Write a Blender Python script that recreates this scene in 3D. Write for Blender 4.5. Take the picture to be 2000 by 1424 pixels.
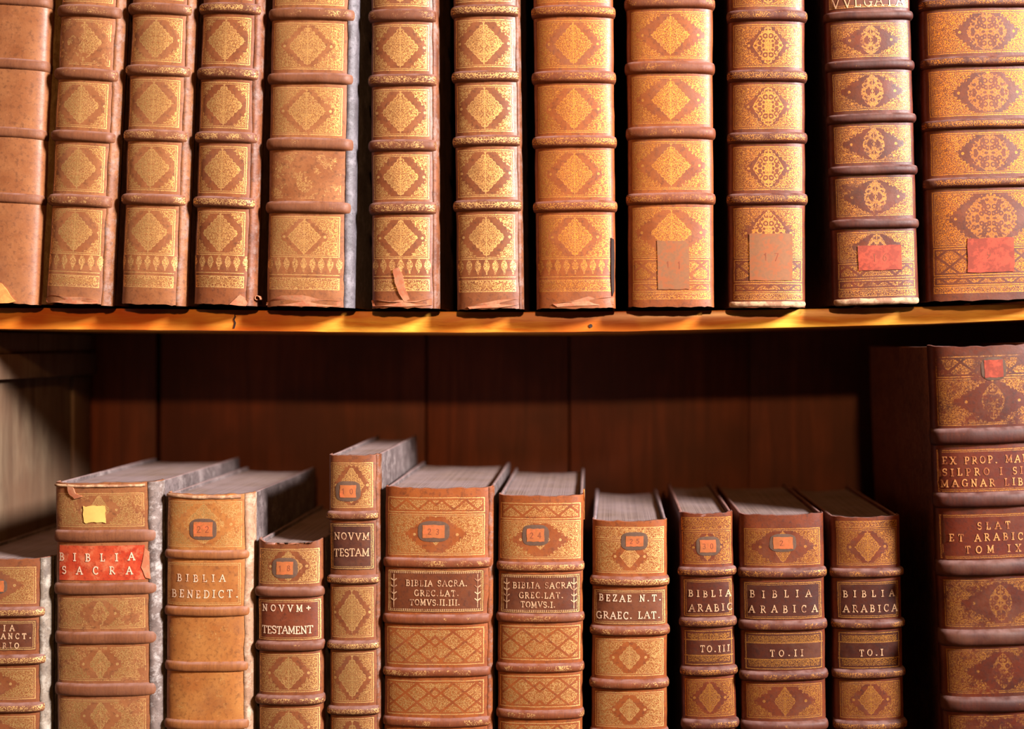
import bpy, bmesh, math, random
from mathutils import Vector, noise

# ------------------------------------------------------------------ clear
for o in list(bpy.data.objects):
    bpy.data.objects.remove(o)
COL = bpy.context.scene.collection
S = 0.0005            # metres per photo pixel in the plane of the spines
D = 1.2               # camera to the plane of the spines
VX, VY = 1190.0, 672.0
CZ = 1.5              # camera height

def PX(x, Y=0.0): return (x - VX) * S * (D + Y) / D
def PZ(y, Y=0.0): return CZ + (VY - y) * S * (D + Y) / D

# ------------------------------------------------------------------ camera
cd = bpy.data.cameras.new('camera')
cam = bpy.data.objects.new('camera', cd); COL.objects.link(cam)
cam.location = (0, -D, CZ); cam.rotation_euler = (math.pi / 2, 0, 0)
cd.sensor_fit = 'HORIZONTAL'; cd.sensor_width = 36.0
cd.lens = 36.0 * D / (2000 * S)
cd.shift_x = (1000 - VX) / 2000.0
cd.shift_y = -(712 - VY) / 2000.0
cd.clip_start = 0.05
cd.dof.use_dof = True
cd.dof.focus_distance = D - 0.006
cd.dof.aperture_fstop = 1.9
bpy.context.scene.camera = cam

# ------------------------------------------------------------------ world, lights, exposure
sc = bpy.context.scene
w = bpy.data.worlds.new('world'); sc.world = w; w.use_nodes = True
w.node_tree.nodes['Background'].inputs[0].default_value = (0.50, 0.42, 0.45, 1)
w.node_tree.nodes['Background'].inputs[1].default_value = 0.03

def area(name, loc, target, size, power, color, sizey=None):
    l = bpy.data.lights.new(name, 'AREA'); l.energy = power; l.color = color
    l.size = size
    if sizey: l.shape = 'RECTANGLE'; l.size_y = sizey
    o = bpy.data.objects.new(name, l); COL.objects.link(o); o.location = loc
    o.rotation_euler = (Vector(target) - Vector(loc)).to_track_quat('-Z', 'Y').to_euler()
    return o
tgt = Vector((PX(1000), 0.0, PZ(700)))
az, el, dist = math.radians(8), math.radians(16.8), 3.2       # warm room lamp, nearly frontal, from above
warm = area('warm_lamp', tgt + Vector((math.sin(az) * math.cos(el), -math.cos(az) * math.cos(el), math.sin(el))) * dist,
            Vector((PX(820), 0.0, PZ(560))), 0.10, 4.5, (1.0, 0.50, 0.19))
warm.data.spread = math.radians(52)
az, el, dist = math.radians(60), math.radians(21), 4.0        # cool daylight window, far to the right
tg2 = Vector((PX(380), 0.0, PZ(520)))
cool = area('window_daylight', tg2 + Vector((math.sin(az) * math.cos(el), -math.cos(az) * math.cos(el), math.sin(el))) * dist,
            tg2, 0.7, 46, (1.0, 0.96, 0.96), 0.7)
cool.data.spread = math.radians(42)
sc.view_settings.view_transform = 'Standard'
sc.view_settings.look = 'None'
sc.view_settings.exposure = -0.22
sc.view_settings.gamma = 1.0
sc.view_settings.use_curve_mapping = False

# ------------------------------------------------------------------ node expression helper
class E:
    def __init__(s, t, sock): s.t, s.s = t, sock
    def _m(s, op, *a):
        n = s.t.nodes.new('ShaderNodeMath'); n.operation = op
        for i, v in enumerate((s,) + a):
            if isinstance(v, E): s.t.links.new(v.s, n.inputs[i])
            else: n.inputs[i].default_value = float(v)
        return E(s.t, n.outputs[0])
    def c(s, v):
        n = s.t.nodes.new('ShaderNodeValue'); n.outputs[0].default_value = float(v); return E(s.t, n.outputs[0])
    def __add__(s, o): return s._m('ADD', o)
    __radd__ = __add__
    def __mul__(s, o): return s._m('MULTIPLY', o)
    __rmul__ = __mul__
    def __sub__(s, o): return s._m('SUBTRACT', o)
    def __rsub__(s, o): return s.c(o)._m('SUBTRACT', s)
    def __truediv__(s, o): return s._m('DIVIDE', o)
    def __lt__(s, o): return s._m('LESS_THAN', o)
    def __gt__(s, o): return s._m('GREATER_THAN', o)
    def abs(s): return s._m('ABSOLUTE')
    def sin(s): return s._m('SINE')
    def frac(s): return s._m('FRACT')
    def min(s, o): return s._m('MINIMUM', o)
    def max(s, o): return s._m('MAXIMUM', o)
    def clamp(s):
        r = s._m('ADD', 0.0); r.s.node.use_clamp = True; return r
    def step(s, a, b):           # smooth ramp a..b -> 0..1
        return ((s - a) / (b - a)).clamp()
    def near(s, v, w): return s._m('COMPARE', v, w)

def vec(t, x, y, z):
    n = t.nodes.new('ShaderNodeCombineXYZ')
    for i, v in enumerate((x, y, z)):
        if isinstance(v, E): t.links.new(v.s, n.inputs[i])
        else: n.inputs[i].default_value = float(v)
    return E(t, n.outputs[0])
def attr(t, name):
    n = t.nodes.new('ShaderNodeAttribute'); n.attribute_name = name
    s = t.nodes.new('ShaderNodeSeparateXYZ'); t.links.new(n.outputs['Vector'], s.inputs[0])
    return [E(t, o) for o in s.outputs]
def tnoise(t, v, scale, detail=3, rough=.55, dist=0):
    n = t.nodes.new('ShaderNodeTexNoise'); n.inputs['Scale'].default_value = scale
    n.inputs['Detail'].default_value = detail; n.inputs['Roughness'].default_value = rough
    n.inputs['Distortion'].default_value = dist
    t.links.new(v.s, n.inputs['Vector']); return E(t, n.outputs[0])
def tvor(t, v, scale, feature='F1', rnd=1.0):
    n = t.nodes.new('ShaderNodeTexVoronoi'); n.feature = feature; n.inputs['Scale'].default_value = scale
    n.inputs['Randomness'].default_value = rnd
    t.links.new(v.s, n.inputs['Vector']); return E(t, n.outputs['Distance'])
def mixc(t, f, a, b):
    n = t.nodes.new('ShaderNodeMix'); n.data_type = 'RGBA'
    if isinstance(f, E): t.links.new(f.s, n.inputs[0])
    else: n.inputs[0].default_value = f
    for i, v in ((6, a), (7, b)):
        if isinstance(v, E): t.links.new(v.s, n.inputs[i])
        else: n.inputs[i].default_value = (*v, 1)
    return E(t, n.outputs[2])
def objco(t, seed=0.0, sx=1, sy=1, sz=1):
    n = t.nodes.new('ShaderNodeTexCoord')
    m = t.nodes.new('ShaderNodeMapping'); m.inputs['Scale'].default_value = (sx, sy, sz)
    m.inputs['Location'].default_value = (seed, seed * .7, seed * 1.3)
    t.links.new(n.outputs['Object'], m.inputs[0]); return E(t, m.outputs[0])
def upness(t):
    n = t.nodes.new('ShaderNodeNewGeometry'); s = t.nodes.new('ShaderNodeSeparateXYZ')
    t.links.new(n.outputs['Normal'], s.inputs[0]); return E(t, s.outputs[2])
def newmat(name):
    m = bpy.data.materials.new(name); m.use_nodes = True
    t = m.node_tree; b = t.nodes['Principled BSDF']; return m, t, b
def setin(t, b, name, v):
    if isinstance(v, E): t.links.new(v.s, b.inputs[name])
    elif isinstance(v, tuple): b.inputs[name].default_value = (*v, 1)
    else: b.inputs[name].default_value = v
def bump(t, b, h, strength=.4, dist=.001):
    n = t.nodes.new('ShaderNodeBump'); n.inputs['Strength'].default_value = strength
    n.inputs['Distance'].default_value = dist
    t.links.new(h.s, n.inputs['Height']); t.links.new(n.outputs[0], b.inputs['Normal'])

def s2l(r, g, b):
    f = lambda c: c / 12.92 if c <= .04045 else ((c + .055) / 1.055) ** 2.4
    return (f(r / 255), f(g / 255), f(b / 255))

DUST = s2l(158, 124, 118)
BLOOM = s2l(116, 72, 50)

def leather_base(t, seed, c1, c2, c3=None):
    """mottled calf; returns colour, fine noise"""
    co = objco(t, seed)
    n1 = tnoise(t, co, 38, 4, .6)
    n2 = tnoise(t, co, 260, 3, .7)
    c = mixc(t, n1.step(.34, .66), c1, c2)
    c = mixc(t, (n2.step(.50, .70)) * .65, c, c3 or tuple(v * .45 for v in c1))
    return c, n1, n2, co

def mat_spine(name, seed, leather, leather2, gold=(1.0, .60, .20), wear=.42, lz=(.80, .86, 1.16, 1.34), fcell=6.5, dots=0, dust=.5, rnd=0.0, ig=1.0):
    m, t, b = newmat(name)
    x, y, ty = attr(t, 'pc'); hw, hh, wr = attr(t, 'pd')
    ax, ay = x.abs(), y.abs()
    edge = (hw - ax).min(hh - ay)
    jit = tnoise(t, vec(t, x * .05, y * .05, seed), 1.0, 2)
    fr = (edge - 2.2 + (jit - .5) * 2).abs() < .95
    fr2 = (edge - 5.4 + (jit - .5) * 2).abs() < .55
    inside = edge > 6.4
    # mirrored filigree
    sv = vec(t, ax + (ty + 1) * 31, y + seed * 3, seed)
    vd = tvor(t, sv, 1 / fcell)
    curls = (vd * 15.0).sin() > -.30
    fn = tnoise(t, sv, .42, 2, .7) > .43
    fil = curls * fn
    sv2 = vec(t, ax + 300, y + seed * 5, seed)
    vd2 = tvor(t, sv2, 1 / (fcell * .82))
    fil2 = ((vd2 * 14.0 + .8).sin() > -.45) * (tnoise(t, sv2, .5, 2, .7) > .40)
    stem = (ax < 1.0)
    # lozenges
    wig = tnoise(t, vec(t, ax * .16, y * .16, seed + ty * 3), 1.0, 2)
    sc1 = (ax * .95).sin() * .028 + (ay * .9).sin() * .024 + (wig - .5) * .16
    ai, bi, ao, bo = lz
    di = ax / (hh * ai) + ay / (hh * bi) + sc1
    do = ax / (hh * ao) + ay / (hh * bo) + sc1 * 1.3
    if rnd:
        l2 = ((ax / (hh * ai * .92)) * (ax / (hh * ai * .92)) + (ay / (hh * bi * .95)) * (ay / (hh * bi * .95)))._m('SQRT')
        di = di * (1 - rnd) + (l2 + (ax * .62).sin() * .09 * (ay * .60).sin() + (wig - .5) * .25) * rnd
    inner = di < 1.0
    rim = (di - .97).abs() < .035
    corner = do > 1.0
    def dot(cx, cy, r):
        dx = ax - cx; dy = y - cy
        return (dx * dx + dy * dy) < (r * r)
    tips = dot(hh * (ai + ao) * .5, 0.0, 2.8)
    tips = tips.max(dot(0.0, hh * .86, 2.4))
    if dots:
        dxx = ax - hh * dots; dyy = ay - hh * .62
        tips = tips.max((dxx * dxx + dyy * dyy) < 7.5)
    T = lambda k: ty.near(k, .4)
    if rnd:          # open lacework of small flowers, mirrored left-right and top-bottom
        sv3 = vec(t, ax + 77, ay + seed, seed + ty)
        fil2 = ((tvor(t, sv3, 1 / 10.0, 'F1', .8) * 11.0 + .4).sin() > -.10) * (tnoise(t, sv2, .5, 2, .7) > .37)
    p0 = inside * (corner * fil).max(inner * (fil2.max(stem)) * ig).max(rim * .9 * inside * ig).max(tips * inside)
    lat = (((ax + y * 1.25) / 46).frac() - .5).abs().min((((ax - y * 1.25) / 46 + .5).frac() - .5).abs())
    p2 = inside * fil * (lat > .075)
    fac = ay / hh
    p4 = inside * fil * (fac > .46)
    line4 = (fac - .44).abs() < .03
    fx = ((ax / 17.0 + .5).frac() - .5).abs() * 17.0
    wv = (y / hh * 3.0 + 1.0).sin() * 2.4 + 3.9
    p6 = (fx < wv) * ((tvor(t, sv, 1 / 3.6) * 12).sin() > -.5)
    p7 = fil.max((edge - 1.2).abs() < .8) * (edge > .5)
    gold_m = T(0) * p0.max(fr).max(fr2)
    gold_m = gold_m.max(T(2) * p2.max(fr))
    gold_m = gold_m.max(T(3) * fr.max(fr2))
    gold_m = gold_m.max(T(4) * p4.max(fr).max(line4))
    gold_m = gold_m.max(T(5) * fr * .6)
    gold_m = gold_m.max(T(6) * p6)
    gold_m = gold_m.max(T(7) * p7)
    gold_m = gold_m.max(T(9) * fil * (ay < hh * .50))         # crest of a raised band
    film = inside * (T(0) * corner.max(inner * (.3 if rnd else 1.0))).max(T(2) * (lat > .075)).max(T(4) * (fac > .46)).max(T(7))     # thin rubbed gilding between the curls
    co = objco(t, seed)
    w1 = tnoise(t, co, 55, 3, .6); w2 = tnoise(t, co, 420, 2, .6)
    wm = (w1 * .75 + w2 * .35 - wr - wear * .95 + .12).step(0.0, .13)
    grit = tnoise(t, co, 1300, 2, .8).step(.38, .52)
    gm = (gold_m * wm * grit).clamp()
    flm = (film * wm).clamp()
    lc, n1, n2, _ = leather_base(t, seed, leather, leather2)
    # rubbed, paler flecks
    rub = tnoise(t, co, 120, 3, .75).step(.62, .80)
    lc = mixc(t, rub * .5, lc, tuple(min(1, v * 1.5 + .012) for v in leather2))
    streak = tnoise(t, vec(t, x * .30, y * .03, seed + 9), 1.0, 3, .7)
    lc = mixc(t, T(9) * streak.step(.40, .66) * .55, lc, tuple(v * .42 for v in leather))
    lc = mixc(t, T(9) * .55, lc, tuple(v * k for v, k in zip(leather, (.62, .55, .62))))
    bloom = tnoise(t, co, 21, 4, .65).step(.50, .72)
    lc = mixc(t, bloom * .45 * (1.0 - flm * .6), lc, BLOOM)
    lc = mixc(t, flm * .55, lc, tuple(l * .68 + g * .11 for l, g in zip(leather2, (gold[0], gold[1] * .85, gold[2] * .6))))
    col = mixc(t, gm * .9, lc, gold)
    up = upness(t).step(.30, .85) * (tnoise(t, co, 90, 2).step(.25, .65)) * dust
    col = mixc(t, up, col, DUST)
    setin(t, b, 'Base Color', col)
    setin(t, b, 'Metallic', gm * .72 + flm * .12)
    setin(t, b, 'Roughness', .50 - gm * .08 + (n2 - .5) * .25 + T(9) * .12)
    b.inputs['Specular IOR Level'].default_value = .45
    bump(t, b, n2 * .5 - gm * .35 + n1 * .4, .35, .0007)
    return m

def mat_simple_leather(name, seed, c1, c2, rough=.6, scuff=None, dust=.3, bs=.5, spec=.4):
    m, t, b = newmat(name)
    c, n1, n2, co = leather_base(t, seed, c1, c2)
    if scuff:
        c = mixc(t, tnoise(t, co, 70, 5, .75).step(.50, .68) * .8, c, scuff)
    up = upness(t).step(.35, .9) * dust
    c = mixc(t, up, c, DUST)
    setin(t, b, 'Base Color', c); setin(t, b, 'Roughness', rough + (n2 - .5) * .25)
    b.inputs['Specular IOR Level'].default_value = spec
    bump(t, b, n2 * .6 + n1 * .5, bs, .0009)
    return m

def mat_pages():
    m, t, b = newmat('page_edges')
    co = objco(t, 0, 900, 2, 2)
    n = tnoise(t, co, 1.0, 3, .7)
    d = tnoise(t, objco(t, 4), 22, 3)
    c = mixc(t, n.step(.3, .7), s2l(94, 74, 64), s2l(146, 122, 110))
    c = mixc(t, d.step(.3, .7) * .6, c, s2l(150, 130, 132))
    setin(t, b, 'Base Color', c); setin(t, b, 'Roughness', .85)
    b.inputs['Specular IOR Level'].default_value = .15
    bump(t, b, n, .5, .0006); return m

def mat_wood(name, c1, c2, c3, rough, grain=(1, 1, 1), seed=0, coat=0.0, spots=.0, gscale=9, spec=.5):
    m, t, b = newmat(name)
    co = objco(t, seed, *grain)
    g = tnoise(t, co, gscale, 5, .62, 1.2)
    g2 = tnoise(t, co, gscale * 7, 3, .6)
    big = tnoise(t, objco(t, seed + 3), 7, 3)
    c = mixc(t, g.step(.36, .62), c1, c2)
    c = mixc(t, big.step(.44, .60) * .8, c, c3)
    c = mixc(t, g2.step(.55, .75) * .35, c, tuple(v * .4 for v in c1))
    setin(t, b, 'Base Color', c); setin(t, b, 'Roughness', rough + (g2 - .5) * .15)
    b.inputs['Coat Weight'].default_value = coat; b.inputs['Coat Roughness'].default_value = .25
    b.inputs['Specular IOR Level'].default_value = spec
    bump(t, b, g * .6 + g2 * .4, .3, .001); return m

def mat_flat(name, c, rough=.6, metallic=0.0, seed=0, var=.25, wornto=None, worn=.4):
    m, t, b = newmat(name)
    n = tnoise(t, objco(t, seed), 300, 3, .6)
    n2 = tnoise(t, objco(t, seed + 5), 90, 3, .6)
    cc = mixc(t, n.step(.3, .7), tuple(v * (1 - var) for v in c), c)
    if wornto:
        cc = mixc(t, (n2 * .6 + n * .4).step(.60 - worn * .3, .70 - worn * .3) * .85, cc, wornto)
    setin(t, b, 'Base Color', cc); b.inputs['Roughness'].default_value = rough
    b.inputs['Metallic'].default_value = metallic
    return m

# ------------------------------------------------------------------ mesh helpers
def link(name, me, mats, parent=None, smooth=True):
    o = bpy.data.objects.new(name, me); COL.objects.link(o)
    for m in (mats if isinstance(mats, (list, tuple)) else [mats]): me.materials.append(m)
    if smooth:
        for p in me.polygons: p.use_smooth = True
    if parent: o.parent = parent
    return o
class MB:
    def __init__(s): s.v, s.f, s.pc, s.pd, s.mi = [], [], [], [], []
    def vert(s, p, pc=(0, 0, 8), pd=(1, 1, 0)):
        s.v.append(tuple(p)); s.pc.append(pc); s.pd.append(pd); return len(s.v) - 1
    def face(s, idx, mi=0): s.f.append(tuple(idx)); s.mi.append(mi)
    def grid(s, rows, mi=0, flip=False):
        for a, b_ in zip(rows, rows[1:]):
            for i in range(len(a) - 1):
                q = (a[i], a[i + 1], b_[i + 1], b_[i])
                s.face(q[::-1] if flip else q, mi)
    def build(s, name, mats, parent=None, smooth=True, sharp=None):
        me = bpy.data.meshes.new(name); me.from_pydata(s.v, [], s.f); me.update()
        a = me.attributes.new('pc', 'FLOAT_VECTOR', 'POINT'); a.data.foreach_set('vector', [c for p in s.pc for c in p])
        a = me.attributes.new('pd', 'FLOAT_VECTOR', 'POINT'); a.data.foreach_set('vector', [c for p in s.pd for c in p])
        me.polygons.foreach_set('material_index', s.mi)
        o = link(name, me, mats, parent, smooth)
        if sharp is not None: me.set_sharp_from_angle(angle=math.radians(sharp))
        return o
def box(name, lo, hi, mat, parent=None, bev=.001, seg=2, warp=None):
    bm = bmesh.new(); bmesh.ops.create_cube(bm, size=1)
    for v in bm.verts:
        v.co = Vector([lo[i] + (v.co[i] + .5) * (hi[i] - lo[i]) for i in range(3)])
    if bev: bmesh.ops.bevel(bm, geom=bm.edges[:], offset=bev, segments=seg, affect='EDGES', profile=.5)
    if warp:
        bmesh.ops.subdivide_edges(bm, edges=[e for e in bm.edges if e.calc_length() > .05], cuts=6, use_grid_fill=True)
        for v in bm.verts: v.co += Vector(warp(v.co))
    me = bpy.data.meshes.new(name); bm.to_mesh(me); bm.free()
    o = link(name, me, mat, parent, True); me.set_sharp_from_angle(angle=math.radians(40))
    return o

def nz(x, y, z=0.0): return noise.noise(Vector((x, y, z)))

# ------------------------------------------------------------------ stroke alphabet (serif capitals) on a 0..1 box
def arc(cx, cy, rx, ry, a0, a1, n=8):
    return [(cx + rx * math.cos(math.radians(a0 + (a1 - a0) * i / n)), cy + ry * math.sin(math.radians(a0 + (a1 - a0) * i / n))) for i in range(n + 1)]
def sf(x, y, w=.14): return [(x - w, y), (x + w, y)]
T_, N_ = 1.0, .45     # thick / thin stroke multipliers
G = {
 'A': (.9, [([(.05, 0), (.45, 1)], N_), ([(.45, 1), (.85, 0)], T_), ([(.2, .36), (.68, .36)], N_), (sf(.07, 0), N_), (sf(.83, 0), N_)]),
 'B': (.75, [([(.17, 0), (.17, 1)], T_), ([(.05, 1), (.35, 1)] + arc(.35, .76, .25, .24, 90, -90) + [(.17, .52)], N_), ([(.35, .52)] + arc(.38, .26, .3, .26, 90, -90) + [(.05, 0)], N_ * 1.5)]),
 'C': (.8, [(arc(.45, .5, .38, .5, 45, 315, 14), T_ * .8), ([(.72, .98), (.72, .72)], N_)]),
 'D': (.85, [([(.17, 0), (.17, 1)], T_), ([(.05, 1), (.35, 1)] + arc(.35, .5, .42, .5, 90, -90, 10) + [(.05, 0)], N_ * 1.5)]),
 'E': (.7, [([(.17, 0), (.17, 1)], T_), ([(.05, 1), (.6, 1), (.6, .82)], N_), ([(.17, .5), (.48, .5)], N_), ([(.05, 0), (.62, 0), (.62, .2)], N_)]),
 'G': (.85, [(arc(.45, .5, .38, .5, 45, 325, 14), T_ * .8), ([(.76, .05), (.76, .42)], T_ * .8), ([(.6, .42), (.88, .42)], N_)]),
 'H': (.9, [([(.17, 0), (.17, 1)], T_), ([(.73, 0), (.73, 1)], T_), ([(.17, .5), (.73, .5)], N_), (sf(.17, 0), N_), (sf(.17, 1), N_), (sf(.73, 0), N_), (sf(.73, 1), N_)]),
 'I': (.4, [([(.2, 0), (.2, 1)], T_), (sf(.2, 0, .17), N_), (sf(.2, 1, .17), N_)]),
 'L': (.7, [([(.17, 0), (.17, 1)], T_), (sf(.17, 1), N_), ([(.03, 0), (.62, 0), (.62, .22)], N_)]),
 'M': (1.05, [([(.15, 0), (.15, 1)], N_), ([(.15, 1), (.5, .15)], T_), ([(.5, .15), (.85, 1)], N_), ([(.87, 1), (.87, 0)], T_), (sf(.15, 0), N_), (sf(.87, 0), N_), (sf(.1, 1, .08), N_), (sf(.9, 1, .08), N_)]),
 'N': (.9, [([(.17, 0), (.17, 1)], N_), ([(.13, 1), (.75, 0)], T_), ([(.75, 0), (.75, 1)], N_), (sf(.17, 0), N_), (sf(.75, 1), N_)]),
 'O': (.88, [(arc(.43, .5, .38, .48, 0, 360, 18), T_ * .75)]),
 'P': (.72, [([(.17, 0), (.17, 1)], T_), ([(.05, 1), (.35, 1)] + arc(.37, .73, .27, .27, 90, -90) + [(.17, .46)], N_ * 1.3), (sf(.17, 0), N_)]),
 'R': (.82, [([(.17, 0), (.17, 1)], T_), ([(.05, 1), (.35, 1)] + arc(.37, .74, .25, .26, 90, -90) + [(.17, .48)], N_ * 1.3), ([(.38, .48), (.78, 0)], T_), (sf(.17, 0), N_)]),
 'S': (.65, [(arc(.33, .75, .24, .24, 30, 270, 9) + arc(.33, .26, .26, .25, 90, -150, 9), T_ * .75), ([(.55, .98), (.55, .76)], N_)]),
 'T': (.8, [([(.4, 0), (.4, 1)], T_), ([(.06, .8), (.06, 1), (.74, 1), (.74, .8)], N_), (sf(.4, 0), N_)]),
 'V': (.88, [([(.1, 1), (.45, 0)], T_), ([(.45, 0), (.8, 1)], N_), (sf(.1, 1), N_), (sf(.8, 1), N_)]),
 'X': (.85, [([(.1, 1), (.72, 0)], T_), ([(.12, 0), (.72, 1)], N_), (sf(.12, 0), N_), (sf(.7, 1), N_), (sf(.1, 1), N_), (sf(.74, 0), N_)]),
 'Z': (.75, [([(.1, .8), (.1, 1), (.65, 1)], N_), ([(.65, 1), (.08, 0)], T_), ([(.08, 0), (.68, 0), (.68, .2)], N_)]),
 '.': (.35, [([(.1, .08), (.22, .08)], T_)]), ',': (.35, [([(.18, .12), (.1, -.12)], T_)]), '+': (.7, [([(.35, .2), (.35, .8)], T_), ([(.05, .5), (.65, .5)], T_)]),
 ' ': (.5, []), '/': (.3, []),
  '8': (.65, [(arc(.32, .75, .2, .23, 0, 360, 12), .7), (arc(.32, .27, .25, .26, 0, 360, 12), .7)]), '0': (.7, [(arc(.33, .5, .26, .48, 0, 360, 14), .6)]), '1': (.45, [([(.1, .8), (.25, 1), (.25, 0)], .8)]),
 '2': (.7, [(arc(.33, .72, .25, .27, 160, -30, 8) + [(.08, 0), (.62, 0)], .7)]), '4': (.7, [([(.5, 0), (.5, 1), (.08, .3), (.68, .3)], .7)]),
 '3': (.65, [(arc(.3, .75, .22, .24, 140, -90, 8) + arc(.3, .27, .25, .26, 90, -150, 8), .7)]),
 '5': (.65, [([(.58, 1), (.15, 1), (.12, .58)] + arc(.3, .32, .27, .3, 100, -150, 8), .7)]),
 '6': (.65, [([(.52, 1), (.2, .7)] + arc(.32, .3, .24, .3, 160, -200, 12), .7)]), '7': (.6, [([(.08, 1), (.58, 1), (.2, 0)], .7)]),
 '9': (.65, [([(.12, 0), (.5, .4)] + arc(.32, .7, .24, .28, -20, 340, 12), .7)]),
}
def text_strokes(txt, x0, x1, yb, h, wd):
    """list of (polyline, width) in px coordinates, letters evenly spread from x0 to x1"""
    adv = [G[c][0] for c in txt]
    tot = sum(adv) * h * .92
    n = max(1, len(txt) - 1)
    gap = ((x1 - x0) - tot) / n
    k = .92
    if gap < .02 * h:
        k = ((x1 - x0) - .06 * h * n) / (sum(adv) * h); gap = .06 * h
    x = x0; out = []
    for c, a in zip(txt, adv):
        dy = random.uniform(-.05, .05) * h; sk = random.uniform(-.03, .03)
        for pl, wt in G[c][1]:
            out.append(([(x + p[0] * h * k + sk * p[1] * h, yb + dy + p[1] * h) for p in pl], wd * (.55 + .45 * wt) if wt < 1 else wd))
        x += a * h * k + gap
    return out

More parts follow.
